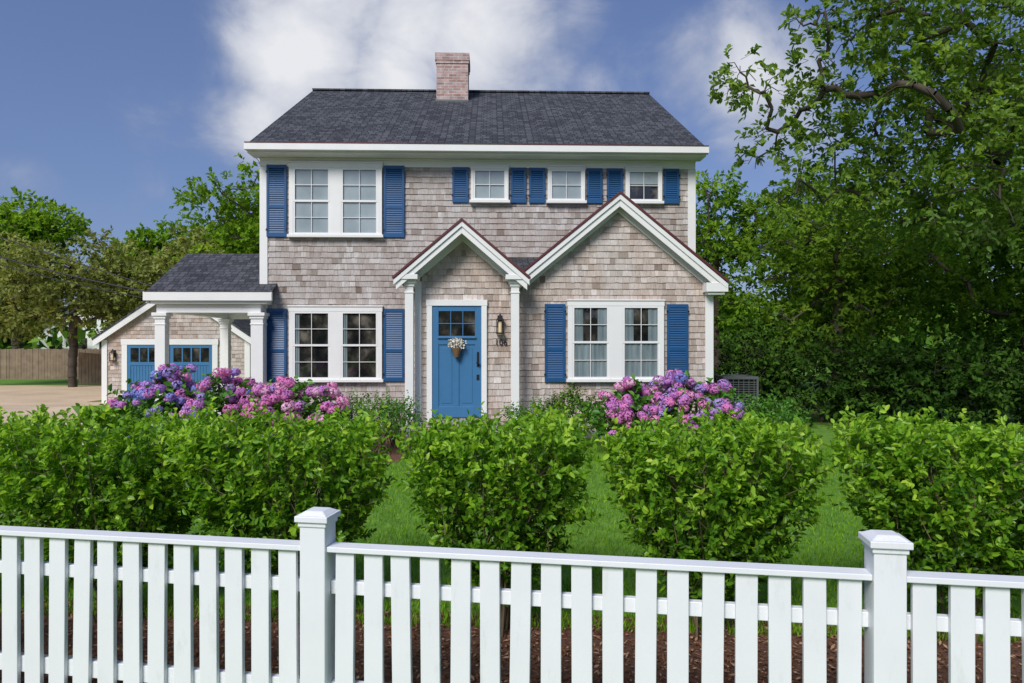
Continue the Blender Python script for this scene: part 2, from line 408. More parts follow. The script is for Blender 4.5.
def shutter(x0,x1,z0,z1,y):
    st=.045; rl=.065
    shut.box(x0,x0+st,y-.06,y-.028,z0,z1); shut.box(x1-st,x1,y-.06,y-.028,z0,z1)
    zm=z0+(z1-z0)*.42
    ms=[(z0,z0+rl*1.2),(z1-rl,z1)]+([(zm-rl/2,zm+rl/2)] if z1-z0>1 else [])
    for a,b in ms: shut.box(x0+st,x1-st,y-.058,y-.03,a,b)
    shut.box(x0+st,x1-st,y-.034,y-.0305,z0+.02,z1-.02)
    fr=sorted(ms)
    for (a,b),(c,d) in zip(fr[:-1],fr[1:]):
        n=max(2,int((c-b)/.042)); p=(c-b)/n
        for i in range(n):
            q=b+p*i+p*.5
            shut.prism_yz([(y-.056,q-.020),(y-.052,q-.024),(y-.036,q+.012),(y-.040,q+.016)],x0+st,x1-st)
    for zz in (z0+.14,z1-.14):
        for xx in (x0,x1):
            irn.box(xx-.012,xx+.02,y-.07,y-.06,zz-.02,zz+.02)
M=lambda px:fx(px,YM); MZ=lambda py:fz(py,YM)
us=[(M(296),M(332)),(M(343),M(379))]
for (a,b) in us:
    unit(a,b,MZ(236),MZ(170),YM,2,2,2,'blind'); 
casing(us,MZ(236),MZ(170),YM)
for (a,b) in us: unit(a,b,MZ(379),MZ(312),YM,2,2,2,'side')
casing(us,MZ(379),MZ(312),YM)
for z0,z1 in ((MZ(238),MZ(167)),(MZ(381),MZ(309))):
    shutter(M(269.5),M(289),z0,z1,YM); shutter(M(384.5),M(405),z0,z1,YM)
for i,(a,b) in enumerate(((473.5,506),(550,582.5),(628,660))):
    u=[(M(a),M(b))]; unit(M(a),M(b),MZ(201),MZ(170),YM,2,2,0,'half' if i==2 else 'blind',True)
    casing(u,MZ(201),MZ(170),YM,.05)
    shutter(M(a-21),M(a-5),MZ(203),MZ(168),YM); shutter(M(b+4.5),M(b+20),MZ(203),MZ(168),YM)
W=lambda px:fx(px,YW)-.03; WZ=lambda py:fz(py,YW)
us=[(W(572),W(608.5)),(W(622.5),W(659.5))]
for a,b in us: unit(a,b,WZ(379),WZ(306),YW,2,2,2,'curtain')
casing(us,WZ(379),WZ(306),YW)
shutter(W(544.5),W(565),WZ(382),WZ(304),YW); shutter(W(667.5),W(689),WZ(382),WZ(304),YW)
# door
DX0,DX1=fx(430.5,YE),fx(479.5,YE); DZ0,DZ1=.41,fz(306,YE); d=MB()
y=YE
cas.box(DX0-.1,DX0,y-.07,y,.3,DZ1); cas.box(DX1,DX1+.1,y-.07,y,.3,DZ1); cas.box(DX0-.11,DX1+.11,y-.075,y,DZ1,DZ1+.11)
d.box(DX0,DX1,y-.032,y-.02,DZ0,DZ1-.0)
s_=.12; gz0=fz(336,YE); 
d.box(DX0,DX0+s_,y-.05,y-.032,DZ0,DZ1); d.box(DX1-s_,DX1,y-.05,y-.032,DZ0,DZ1)
d.box(DX0+s_,DX1-s_,y-.0495,y-.032,DZ1-.1,DZ1); d.box(DX0+s_,DX1-s_,y-.0495,y-.032,DZ0,DZ0+.2)
d.box(DX0+s_,DX1-s_,y-.0495,y-.032,gz0-.16,gz0); d.box(DX0+s_-.02,DX1-s_+.02,y-.085,y-.05,gz0-.045,gz0-.015)
xm=(DX0+DX1)/2; d.box(xm-.04,xm+.04,y-.049,y-.032,DZ0+.2,gz0-.16)
for a,b in ((DX0+s_,xm-.04),(xm+.04,DX1-s_)):
    d.box(a+.05,b-.05,y-.04,y-.032,DZ0+.26,gz0-.22)
inter.box(DX0+s_,DX1-s_,y-.036,y-.0325,gz0,DZ1-.1)
for i in (1,2):
    xx=DX0+s_+(DX1-DX0-2*s_)*i/3; d.box(xx-.008,xx+.008,y-.0485,y-.037,gz0,DZ1-.1)
zz=(gz0+DZ1-.1)/2; d.box(DX0+s_,DX1-s_,y-.048,y-.0375,zz-.008,zz+.008)
d.done('front_door',BLUED,H,.004)
irn.box(DX1-.085,DX1-.045,y-.062,y-.05,1.35,1.62); irn.cyl((DX1-.065,y-.06,1.42),(DX1-.065,y-.11,1.42),.014,.014); irn.cyl((DX1-.065,y-.1,1.42),(DX1-.065,y-.13,1.42),.03,.025)
irn.box(DX1-.09,DX1-.04,y-.06,y-.05,1.1,1.2)
st=MB(); st.box(-1.55,-.25,12.3,YE,0,.2); st.box(-1.45,-.3,12.62,YE-.001,.2,.37); st.box(XL+.01,XR-.01,YM-.03,YM,-.1,.1); st.box(0.01,XR,YW-.03,YW,-.1,.1)
st.done('granite_steps',GRANITE,H,.01)
# lanterns
lg=MB()
def lantern(x,y,z,s=1):
    irn.box(x-.04*s,x+.04*s,y-.02,y,z-.06*s,z+.14*s)
    irn.box(x-.012,x+.012,y-.1*s,y-.02,z+.12*s,z+.135*s)
    yc=y-.1*s; w=.055*s
    for a in (-1,1):
        for b in (-1,1): irn.box(x+a*w-.006,x+a*w+.006,yc+b*w-.006,yc+b*w+.006,z-.14*s,z+.06*s)
    irn.box(x-w-.012,x+w+.012,yc-w-.012,yc+w+.012,z-.16*s,z-.14*s)
    irn.cyl((x,yc,z+.06*s),(x,yc,z+.13*s),.095*s,.02*s,4); irn.cyl((x,yc,z+.13*s),(x,yc,z+.17*s),.015,.01,8)
    lg.cyl((x,yc,z-.138*s),(x,yc,z+.04*s),.03*s,.03*s,10)
lantern(fx(498,YE),YE,fz(324,YE),1.15); lantern(-5.75,17.02,2.1,1.2)
LG=paint('frosted_glass',(0.8,0.62,0.38),0.3,.1)
lg.done('lantern_glass',LG,H)
sp=MB(); shingle_wall(sp,(-6.0,17.0),0,.9,.25,PEZ-.42); shingle_wall(sp,(-6.0,17.4),-math.pi/2,.4,.25,PEZ-.42); sp.done('porch_pillar_shingles',SHING,H)
pc=MB(); pc.box(-5.997,-5.14,17.003,17.397,.25,PEZ-.425); pc.done('porch_pillar',DARKCORE,H)
inter.done('window_panes',INTER,H); sash.done('window_sashes',WHITE,H)
cas.done('casings',WHITE,H,.004); tr.done('white_trim',WHITE,H,.005); shut.done('shutters',BLUE,H); curt.done('curtains',CURT,H,0,False)
blind.done('window_shades',BLIND,H); irn.done('ironwork',BLACK,H)
cu=bpy.data.curves.new('house_number','FONT'); cu.body='106'; cu.size=.16; cu.extrude=.006; cu.align_x='CENTER'
ob=bpy.data.objects.new('house_number',cu); COL.objects.link(ob); ob.location=(fx(499,YE),YE-.035,fz(345,YE)); ob.rotation_euler=(math.pi/2,0,0)
cu.materials.append(BLACK); attach(ob,H)
# chimney
ch=MB(); cx0,cx1=-1.83,-1.02
ch.box(cx0,cx1,18.0,18.75,7.6,9.16); ch.box(cx0-.02,cx1+.02,17.98,18.77,8.98,9.06); ch.box(cx0-.035,cx1+.035,17.965,18.785,9.06,9.24)
ch.done('chimney',BRICK,H)
cf=MB(); cf.box(cx0-.02,cx1+.02,17.9,18.0,7.85,8.02); cf.box(cx0+.1,cx1-.1,18.1,18.6,9.22,9.28); cf.done('chimney_flashing',GRAYM,H)
# door basket with flowers
bk=MB(); bx,by,bz=(DX0+DX1)/2+.0,YE-.13,fz(357,YE)
for i in range(6): bk.cyl((bx,by,bz+i*.028),(bx,by,bz+i*.028+.03),.045+.009*i,.05+.009*i,14)
bk.done('flower_basket',WICKER,H)
n=260; P=rv(n)*np.array([[.17,.06,.11]])*R.uniform(.5,1,(n,1))+np.array([[bx,by-.01,bz+.25]])
V,Q,k=leaves(P,rv(n),rv(n)+np.array([[0,-1,0]]),np.full(n,.045),np.full(n,.04),False); np_mesh('basket_flowers',V,Q,FLOWERW,R.random(n),H)

# ------------------------------------------------------------ leaf materials
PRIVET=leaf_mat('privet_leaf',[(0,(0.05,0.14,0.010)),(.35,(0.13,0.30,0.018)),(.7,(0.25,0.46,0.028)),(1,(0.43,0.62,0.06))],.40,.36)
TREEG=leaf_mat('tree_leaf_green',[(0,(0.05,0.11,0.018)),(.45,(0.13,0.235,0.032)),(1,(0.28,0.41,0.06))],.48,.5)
TREEM=leaf_mat('tree_leaf_mid',[(0,(0.04,0.095,0.015)),(.5,(0.11,0.21,0.025)),(1,(0.24,0.37,0.045))],.42,.5,simple=True)
TREED=leaf_mat('tree_leaf_dark',[(0,(0.035,0.08,0.015)),(.6,(0.08,0.17,0.023)),(1,(0.16,0.28,0.04))],0,.5,simple=True)
TREEB=leaf_mat('tree_leaf_bright',[(0,(0.08,0.16,0.015)),(.5,(0.16,0.30,0.025)),(1,(0.27,0.42,0.04))],.38,.5,simple=True)
TREEO=leaf_mat('tree_leaf_olive',[(0,(0.11,0.14,0.04)),(.5,(0.21,0.25,0.07)),(1,(0.34,0.37,0.12))],.32,.6,simple=True)
HLEAF=leaf_mat('hydrangea_leaf',[(0,(0.04,0.12,0.015)),(.5,(0.08,0.23,0.025)),(1,(0.16,0.34,0.04))],.25,.4)
HFLOW=leaf_mat('hydrangea_petal',[(0,(0.28,0.32,0.74)),(.3,(0.50,0.38,0.76)),(.55,(0.64,0.27,0.66)),(.8,(0.82,0.25,0.54)),(1,(0.86,0.58,0.74))],.3,.7,(1,1,1),.1,simple=True)
GRASS=leaf_mat('grass_blade',[(0,(0.08,0.18,0.013)),(.5,(0.18,0.37,0.024)),(1,(0.32,0.52,0.045))],.38,.55,simple=True)

# ------------------------------------------------------------ hedge
def hedge_plant(cx,cy,rx,ry,h,nt,LV,rr,stems):
    n=nt; zt=R.beta(1.7,1.0,n)              # relative height
    th=R.uniform(0,2*math.pi,n); rad=np.sqrt(R.uniform(.15,1,n))
    prof=np.interp(zt,[0,.15,.35,.6,.85,1],[.34,.48,.72,.93,1.0,.93])
    c,s=np.cos(th),np.sin(th); se=(np.abs(c)**3.2+np.abs(s)**3.2)**(-1/3.2)
    lump=1+.09*np.sin(3*th+cx*5+zt*5)+.08*np.sin(7*th+zt*9+cx)
    x=cx+c*se*rad*prof*rx*lump; yv=cy+s*se*rad*prof*ry*lump
    z=.18+zt*(h-.18-.10)*(1+.025*np.sin(x*6)+.02*np.sin(x*17+yv*9))
    S=np.stack([x,yv,z],1)
    out=np.stack([c*rad*.5,s*rad*.5,np.full(n,.6)],1)+rv(n)*.5
    Lt=R.uniform(.06,.15,n)
    long=R.random(n)<.05; Lt=np.where(long,Lt*1.6,Lt)
    V,Q,k=twig_leaves(S,out,Lt,9,.047,.026,up=.7,spread=.85)
    LV.append((V,Q)); 
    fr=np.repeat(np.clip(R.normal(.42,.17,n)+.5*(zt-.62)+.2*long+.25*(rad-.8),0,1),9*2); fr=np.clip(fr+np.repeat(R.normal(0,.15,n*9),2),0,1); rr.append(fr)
    o=nrm(out)
    for i in range(0,n,4): stems.append((S[i]-o[i]*.08,S[i]+o[i]*Lt[i],.0026,.0012))
    for j in range(12):
        a=random.random()*6.28; b0=np.array([cx+.12*math.cos(a)*random.random(),cy+.12*math.sin(a),0]); p=b0.copy(); r=random.uniform(.007,.012)
        dx=math.cos(a)*rx*.7*random.random(); dy=math.sin(a)*ry*.7
        K=6
        for q in range(K):
            t=(q+1)/K; pn=np.array([b0[0]+dx*t**1.1+random.gauss(0,.015),b0[1]+dy*t+random.gauss(0,.015),h*.88*t])
            stems.append((p,pn,r*(1-.7*(t-1/K)),r*(1-.7*t)))
            if 0<q<5:
                for _ in range(2):
                    e=pn+np.array([random.gauss(0,.10),random.gauss(0,.10),random.uniform(.05,.2)]); stems.append((pn,e,r*.35,.0015))
            p=pn
HG=empty('privet_hedge',(0,4.25,0))
LV=[];rr=[];stems=[]
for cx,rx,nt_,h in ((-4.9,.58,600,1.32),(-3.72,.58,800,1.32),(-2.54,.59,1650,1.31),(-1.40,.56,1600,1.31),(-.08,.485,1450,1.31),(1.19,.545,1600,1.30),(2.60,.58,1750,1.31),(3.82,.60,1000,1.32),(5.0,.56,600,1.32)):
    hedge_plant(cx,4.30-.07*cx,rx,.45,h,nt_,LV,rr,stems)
def join(LV):
    o=0;VV=[];QQ=[]
    for V,Q in LV: VV.append(V);QQ.append(Q+o);o+=len(V)
    return np.concatenate(VV),np.concatenate(QQ)
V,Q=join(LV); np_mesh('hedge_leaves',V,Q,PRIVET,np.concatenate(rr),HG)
seg_obj('hedge_stems',stems,TWIG,HG,4)

# ------------------------------------------------------------ shrubs / hydrangeas
def dome(n,cx,cy,rx,ry,h,z0=.15):
    d=rv(n); d[:,2]=np.abs(d[:,2]); lump=1+.1*np.sin(d[:,0]*7+cx)+.08*np.sin(d[:,1]*9+d[:,2]*5)
    return d,np.stack([cx+d[:,0]*rx*lump,cy+d[:,1]*ry*lump,z0+d[:,2]**.6*(h-z0)*lump],1)
def shrub(name,cx,cy,rx,ry,h,n,L,Wd,mat,heads=0,hue=None,hr=.088):
    e=empty(name,(cx,cy,0))
    d,P=dome(n,cx,cy,rx,ry,h); s=R.uniform(.55,1,(n,1)); c=np.array([[cx,cy,.3]]); P=c+(P-c)*s
    k=5; V,Q,_=twig_leaves(P,d+rv(n)*.5+np.array([[0,0,.3]]),R.uniform(.08,.2,n),k,L,Wd,up=1.0,full=True)
    np_mesh('foliage',V,Q,mat,np.clip(R.normal(.5,.22,n*k*2),0,1),e)
    st=[]
    for i in range(22):
        t=P[random.randrange(n)]; b=np.array([cx+random.gauss(0,.15),cy+random.gauss(0,.12),0]); m=(t+b)/2+np.array([0,0,.1]); st+= [(b,m,.012,.009),(m,t,.009,.004)]
    seg_obj('stems',st,TWIG,e)
    if heads:
        d,P=dome(heads*4,cx,cy,rx*1.03,ry,h); 
        w=d[:,2]*.6+R.random(len(d))*.35-.45*d[:,1]; idx=np.argsort(-w)[:int(heads*1.5)]; R.shuffle(idx); idx=idx[:heads]
        d=d[idx];P=P[idx]+d*R.uniform(.02,.12,(heads,1)); hrad=hr*R.uniform(.7,1.25,heads)
        m=110; fd=rv(heads*m); pc=np.repeat(P,m,0); rad=np.repeat(hrad,m)[:,None]
        FP=pc+fd*rad*np.array([[1,1,.8]])*R.uniform(.86,1.04,(heads*m,1))
        tang=np.cross(fd,rv(heads*m)); sz=np.full(heads*m,.037)*R.uniform(.8,1.2,heads*m)
        V,Q,_=leaves(FP-nrm(tang)*.017,tang,fd+rv(heads*m)*.35,sz,sz,False,.12)
        hv=np.array([hue(p) for p in P]); hv=np.repeat(hv,m)+R.normal(0,.05,heads*m)
        np_mesh('flower_heads',V,Q,HFLOW,np.clip(hv,0,1),e)
g01=lambda m,s:(lambda p:min(1,max(0,random.gauss(m,s))))
shrub('hydrangea_bush',-5.45,11.2,.80,.7,1.16,300,.12,.08,HLEAF,85,g01(.38,.27))
shrub('hydrangea_bush',-4.45,11.0,.75,.65,1.12,260,.12,.08,HLEAF,75,g01(.55,.25))
shrub('hydrangea_bush',-3.45,11.0,.80,.65,1.05,280,.12,.08,HLEAF,80,g01(.78,.13))
shrub('hydrangea_bush',1.95,11.4,.62,.6,.99,220,.12,.08,HLEAF,65,g01(.66,.16))
shrub('hydrangea_bush',2.80,11.4,.80,.65,1.08,260,.12,.08,HLEAF,90,g01(.52,.2))
shrub('boxwood_shrub',-2.3,11.2,.6,.5,.88,420,.05,.03,HLEAF)
shrub('boxwood_shrub',-1.95,12.0,.4,.4,.75,260,.05,.03,HLEAF)
shrub('boxwood_shrub',1.05,12.2,.5,.45,.90,380,.07,.03,TREED)
shrub('boxwood_shrub',.35,11.5,.5,.45,.72,300,.05,.03,HLEAF)
shrub('boxwood_shrub',4.3,12.2,.8,.6,.75,400,.07,.04,HLEAF)

# ------------------------------------------------------------ trees
def tree(name,base,th,r0,clumps,ntw,kl,L,Wd,mat,lean=(0,0),twigs=0,full=False,droop=.15,rmean=.5,seglen=.45):
    e=empty(name,base); base=np.array(base,float)
    top=base+np.array([lean[0],lean[1],th]); P=[base]; par=[-1]
    K=8
    for i in range(1,K+1):
        t=i/K; P.append(base+(top-base)*t+np.array([random.gauss(0,.04),random.gauss(0,.04),0])*th*.12); par.append(i-1)
    order=sorted(clumps,key=lambda q:np.linalg.norm(np.array(q[0])-P[K//2+1]))
    fine=[]; LVs=[];rs=[]
    for (c,r) in order:
        c=np.array(c,float); r=np.array(r,float)
        A=np.array(P); idx=np.arange(len(A)); ok=idx>=3
        dist=np.linalg.norm(A-c,axis=1)+.25*np.maximum(0,A[:,2]-c[2])+np.where(ok,0,99)
        j=int(np.argmin(dist)); s=A[j]; m=max(2,int(np.linalg.norm(c-s)/seglen))
        mid=(s+c)/2+np.array([random.gauss(0,.08),random.gauss(0,.08),.08*np.linalg.norm(c-s)]); pj=j
        for q in range(1,m+1):
            t=q/m; pn=s*(1-t)**2+mid*2*t*(1-t)+c*t*t+(np.array([random.gauss(0,.025) for _ in range(3)]) if q<m else 0)
            P.append(pn); par.append(pj); pj=len(P)-1
        for _ in range(4):
            e2=c+rv(1)[0]*r*.85; m2=(c+e2)/2+np.array([0,0,.08]); P.append(m2); par.append(pj); P.append(e2); par.append(len(P)-2)
        n=max(10,int(ntw*(r[0]*r[2])**.8)); dirs=rv(n); sc=R.uniform(.2,1,(n,1))**.5
        Pt=c+dirs*sc*r; LT=R.uniform(.5,1.1,n)*min(.7,.42*r.mean()+.08)
        td=dirs*.8+rv(n)*.6; td[:,2]*=.6
        V,Q,k=twig_leaves(Pt,td,LT,kl,L,Wd,up=1.1,droop=droop,full=full)
        LVs.append((V,Q)); base_r=R.normal(rmean,.1)
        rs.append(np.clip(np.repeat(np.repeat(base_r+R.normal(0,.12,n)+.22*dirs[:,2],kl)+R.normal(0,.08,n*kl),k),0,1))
        if twigs:
            tn=nrm(td)
            for i in range(0,n,twigs):
                g=Pt[i]+tn[i]*LT[i]; g[2]-=droop*LT[i]; fine.append((Pt[i]-tn[i]*.08,g,.004,.002))
    cnt=np.zeros(len(P)); haschild=np.zeros(len(P),bool)
    for i in range(1,len(P)): haschild[par[i]]=True
    for i in range(len(P)-1,0,-1):
        if not haschild[i]: cnt[i]+=1
        cnt[par[i]]+=cnt[i]
    tot=cnt[0]; rad=np.maximum(.005,r0*(cnt/tot)**.62*.9)
    st=[(P[par[i]],P[i],min(rad[par[i]],rad[i]*1.25) if par[i]>K else rad[i]*1.15,rad[i]) for i in range(1,len(P))]
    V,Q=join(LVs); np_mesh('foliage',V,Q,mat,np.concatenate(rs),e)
    seg_obj('trunk_and_limbs',st+fine,BARK,e,5)
    return e
def crown(c,r,n,cr,shell=.62):
    out=[]
    for i in range(n):
        d=rv(1)[0]; s=R.uniform(shell,1)
        if i<n//5: s=R.uniform(0,.5)
        k=cr*R.uniform(.7,1.25); out.append((np.array(c)+d*s*np.array(r),(k,k,k*.72)))
    return out
def at(px,py,D): return np.array([fx(px,D),D,fz(py,D)])
cl=[]
for (px,py,D,r) in ((740,72,11.5,.40),(764,92,11.5,.45),(730,90,11.8,.24),(778,132,11.8,.52),(757,158,12,.28),(800,180,12,.45),(778,203,12.2,.28),(808,108,11.6,.5),(835,150,12,.65),
    (818,60,11.3,.42),(850,40,11.3,.55),(845,95,11.5,.55),(880,15,11,.65),(803,26,11.2,.32),(825,12,11,.3),(880,80,11.8,.75),(875,130,12,.75),(850,190,12.3,.65),(900,180,12.3,.85),(920,40,11.5,.85),(930,110,12,.95),
    (965,20,11.5,1.),(980,90,12,1.1),(950,170,12.3,1.),(1000,160,12.5,1.1),(1010,50,11.6,1.1),(900,225,13,.8),(955,230,13,.9),(1020,230,13,1.),(1060,100,12,1.2),(1070,200,13,1.2),
    (890,40,12.5,.7),(940,70,13,1.),(985,40,13,1.1),(905,140,13,.8),(1000,120,13.5,1.1),(960,130,11.2,.8),(915,85,10.8,.7),(1000,200,11.5,.9),(930,200,11.6,.7),
    (900,-30,11,1.),(980,-60,11,1.3),(1060,-40,11,1.3),(1100,40,12,1.3),(860,-40,11,.8),(1150,-40,13,1.5),(1150,130,13.5,1.4),(1040,-140,13,1.5)):
    cl.append((at(px,py,D),(r,r,r*.75)))
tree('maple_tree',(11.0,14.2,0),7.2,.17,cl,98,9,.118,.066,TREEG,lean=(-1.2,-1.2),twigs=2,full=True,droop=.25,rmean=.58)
tree('oak_tree',(8.6,18.5,0),4.5,.17,crown((8.6,18.5,3.4),(2.6,2.0,2.0),34,.8),75,8,.16,.09,TREEM,rmean=.62)
tree('oak_tree',(12.6,17.0,0),6.0,.2,crown((12.6,17.2,4.4),(3.3,2.4,3.2),42,1.0),68,8,.17,.10,TREEM,rmean=.58)
tree('oak_tree',(16.5,20.0,0),7.0,.22,crown((16.0,20.0,5.5),(3.6,3,4.4),28,1.3),55,7,.24,.15,TREEM)
tree('locust_tree',(7.6,26,0),6,.18,crown((7.9,26,5.3),(1.7,1.7,2.6),24,.8),70,8,.2,.12,TREEB,rmean=.5)
tree('oak_tree',(12.0,25,0),6.5,.25,crown((11.8,25,4.8),(3.2,2.5,3.2),30,1.2),55,7,.26,.16,TREEM)
for i,(x,y_,h) in enumerate(((5.9,16.6,2.4),(7.0,15.8,2.5),(8.3,15.2,2.4),(9.7,14.6,2.4),(11.1,13.8,2.5),(6.4,19,3.0),(12.4,12.8,2.5),(9.0,17.0,2.2),(11.0,16.0,2.3))):
    tree('laurel_shrub',(x,y_,0),h*.4,.05,crown((x,y_,h*.42),(.95,.8,h*.46),20,.55,.3),72,7,.14,.08,TREED,rmean=.22)
tree('elm_tree',(-9.2,25,0),6,.2,crown((-9.2,25,5.6),(1.9,1.7,2.75),36,.85),80,8,.2,.12,TREEB,rmean=.5)
tree('apple_tree',(-18.2,29,0),3.4,.18,crown((-17.4,29,4.0),(3.4,2.2,1.9),40,.9),60,8,.22,.12,TREEO,rmean=.5)
tree('apple_tree',(-22.5,30,0),3.4,.18,crown((-22,30,4.1),(3.0,2.2,2.0),28,.9),60,8,.22,.12,TREEO,rmean=.5)
tree('cherry_tree',(-13.2,29,0),3.4,.18,crown((-13.2,30,4.3),(2.4,2.0,2.0),26,.9),60,8,.24,.14,TREEO,rmean=.55)
tree('oak_tree',(-17.5,37,0),6,.3,crown((-17.0,37,5.6),(3.6,2.5,2.6),32,1.2),55,7,.3,.18,TREEB,rmean=.4)
tree('oak_tree',(-29.0,41,0),7,.3,crown((-29.8,41,7.2),(3.3,2.5,3.1),28,1.3),50,7,.34,.2,TREEB,rmean=.5)
tree('oak_tree',(-24,46,0),6,.3,crown((-24,46,5.4),(3.8,2.5,2.8),26,1.3),50,7,.34,.2,TREEO,rmean=.4)
def mass(name,pts,h,n,L,mat):
    pts=np.array(pts,float)
    i=R.integers(0,len(pts)-1,n); t=R.random(n); xy=pts[i]*(1-t[:,None])+pts[i+1]*t[:,None]+R.normal(0,2.0,(n,2))
    s=(xy[:,0]*.31+xy[:,1]*.17); hh=h*(.72+.2*np.sin(s)+.13*np.sin(s*2.7+1)+.08*np.sin(s*6.1))
    z=hh*R.random(n)**.6; Pp=np.column_stack([xy,z])
    V,Q,k=leaves(Pp,rv(n),rv(n)+np.array([[0,0,.8]]),L*R.uniform(.6,1.3,n),L*.6*R.uniform(.6,1.3,n),False)
    return np_mesh(name,V,Q,mat,np.clip(R.normal(.6,.2,n),0,1))
mass('distant_trees',[(-75,40),(-45,58),(-20,62),(10,60),(45,55),(75,35)],7.0,32000,1.1,TREED)
mass('reflection_trees',[(-60,20),(-45,-15),(-15,-24),(15,-24),(45,-15),(60,20)],6.0,12000,1.6,TREED)  # unseen tree line added behind the camera for the window panes to reflect

# ------------------------------------------------------------ garage
gy=21.0; gx=-10.07
G=empty('garage',(gx,21,0))
g=MB(); shingle_wall(g,(gx-2.2,gy),0,4.4,-.05,3.5,lambda q:3.45-.67*abs(q-2.2)); shingle_wall(g,(gx+2.2,gy),math.pi/2,6,-.05,2.0); g.done('wall_shingles',SHINGW,G)
g=MB(); g.prism_xz([(gx-2.195,-.1),(gx+2.195,-.1),(gx+2.195,1.95),(gx,3.4),(gx-2.195,1.95)],gy+.005,gy+6); g.done('wall_core',DARKCORE,G)
g=MB(); gable_roof(g,gx,3.52,.67,2.42,gy-.2,gy+6.2); g.done('roof',ROOF,G)
g=MB()
for sg in (-1,1):
    P=lambda dd,dz:(gx+sg*dd,3.52-.67*dd+dz)
    g.prism_xz([P(0,-.002),P(2.4,-.002),P(2.4,-.2),P(0,-.2)],gy-.18,gy-.14); g.prism_xz([P(0,-.003),P(2.4,-.003),P(2.4,-.05),P(0,-.05)],gy-.14,gy+6)
    g.box(gx+sg*2.22,gx+sg*2.06,gy-.04,gy+.1,-.05,1.9)
x0,x1=fx(128,gy),fx(213,gy); g.box(x0-.16,x0,gy-.06,gy,-.05,1.76); g.box(x1,x1+.16,gy-.06,gy,-.05,1.76); g.box(x0-.18,x1+.18,gy-.065,gy,1.76,1.93)
g.done('trim',WHITE,G)
g=MB(); gi=MB(); xm=(x0+x1)/2
g.box(x0,x1,gy-.02,gy-.012,-.05,1.758)
for a,b in ((x0,xm-.01),(xm+.01,x1)):
    for u,v in ((a,a+.1),(b-.1,b)): g.box(u,v,gy-.045,gy-.02,-.05,1.757)
    for u,v in ((1.66,1.757),(1.14,1.24),(-.05,.15)): g.box(a+.1,b-.1,gy-.044,gy-.02,u,v)
    nn=4
    for i in range(1,nn): xx=a+.1+(b-a-.2)*i/nn; g.box(xx-.02,xx+.02,gy-.043,gy-.02,1.24,1.66)
    gi.box(a+.1,b-.1,gy-.024,gy-.021,1.24,1.66)
    for i in range(12): xx=a+.1+(b-a-.2)*i/12; g.box(xx+.006,xx+(b-a-.2)/12-.006,gy-.03,gy-.02,.15,1.14)
g.done('garage_doors',BLUED,G); gi.done('door_windows',INTER,G)
irn=MB(); lg=MB(); lantern(gx-1.85,gy,1.45,1.1); irn.done('lantern',BLACK,G); lg.done('lantern_glass',LG,G)

# ------------------------------------------------------------ air conditioner
A=empty('air_conditioner_unit',(4.85,15.2,0)); a=MB(); x0,x1,y0,y1=4.5,5.25,14.9,15.6
a.box(x0,x1,y0,y1,0.0,.12); a.box(x0,x1,y0,y1,1.02,1.08)
for xx in (x0,x1-.04):
    for yy in (y0,y1-.04): a.box(xx,xx+.04,yy,yy+.04,.12,1.02)
for i in range(17):
    z=.15+i*.05; a.box(x0+.04,x1-.04,y0+.01,y0+.02,z,z+.014); a.box(x0+.01,x0+.02,y0+.04,y1-.04,z,z+.014); a.box(x1-.02,x1-.01,y0+.04,y1-.04,z,z+.014)
for i in range(6): xx=x0+.1+i*.11; a.box(xx,xx+.012,y0+.005,y0+.0099,.12,1.02)
a.cyl((4.875,15.25,1.08),(4.875,15.25,1.1),.28,.28,24)
a.done('cage',GRAYM,A); a=MB(); a.box(x0+.05,x1-.05,y0+.05,y1-.05,.12,1.0); a.done('coil',BLACK,A)

# ------------------------------------------------------------ picket fence
p1=np.array([-.884,3.19]); dv=np.array([2.371,-.40]); LN=np.linalg.norm(dv); dv/=LN
FE=empty('picket_fence',(p1[0],p1[1],0),math.atan2(dv[1],dv[0]))
ZT=CAMH-.905
def fobj(mb,name,bev):
    me=mb.done(name,FENCEW,None,bev); me.parent=FE; return me
pk=MB(); rl=MB(); po=MB()
for k in range(-2,4):
    s=k*LN
    po.box(s-.060,s+.060,-.060,.060,-.02,ZT+.112)
    po.box(s-.067,s+.067,-.067,.067,ZT+.09,ZT+.112-.001)
    po.box(s-.078,s+.078,-.078,.078,ZT+.112,ZT+.140)
    h=.070; z=ZT+.140
    po.add([(s-h,-h,z),(s+h,-h,z),(s+h,h,z),(s-h,h,z),(s-.04,-.04,z+.018),(s+.04,-.04,z+.018),(s+.04,.04,z+.018),(s-.04,.04,z+.018)],[(0,3,2,1),(4,5,6,7),(0,1,5,4),(1,2,6,5),(2,3,7,6),(3,0,4,7)])
    a=s+.0605; b=s+LN-.0605
    rl.box(a,b,-.045,.04,ZT-.024,ZT)                 # cap rail
    rl.box(a,b,-.0,.035,ZT-.225,ZT-.165)
    rl.box(a,b,-.0,.035,ZT-.705,ZT-.625)
    n=17; pitch=(b-a-.02)/n
    for i in range(n):
        c=a+.01+pitch*(i+.5)+random.gauss(0,.002); w=.0435; t=random.gauss(0,.0025)
        zb=.06+random.uniform(-.004,.004); zt=ZT-.0245
        y0=-.024+random.uniform(-.0015,.0015)
        pk.add([(c-w-t,y0,zb),(c+w-t,y0,zb),(c+w-t,-.0005,zb),(c-w-t,-.0005,zb),(c-w+t,y0,zt),(c+w+t,y0,zt),(c+w+t,-.0005,zt),(c-w+t,-.0005,zt)],
              [(0,3,2,1),(4,5,6,7),(0,1,5,4),(1,2,6,5),(2,3,7,6),(3,0,4,7)])
fobj(pk,'pickets',.0025); fobj(rl,'rails',.003); fobj(po,'posts',.004)

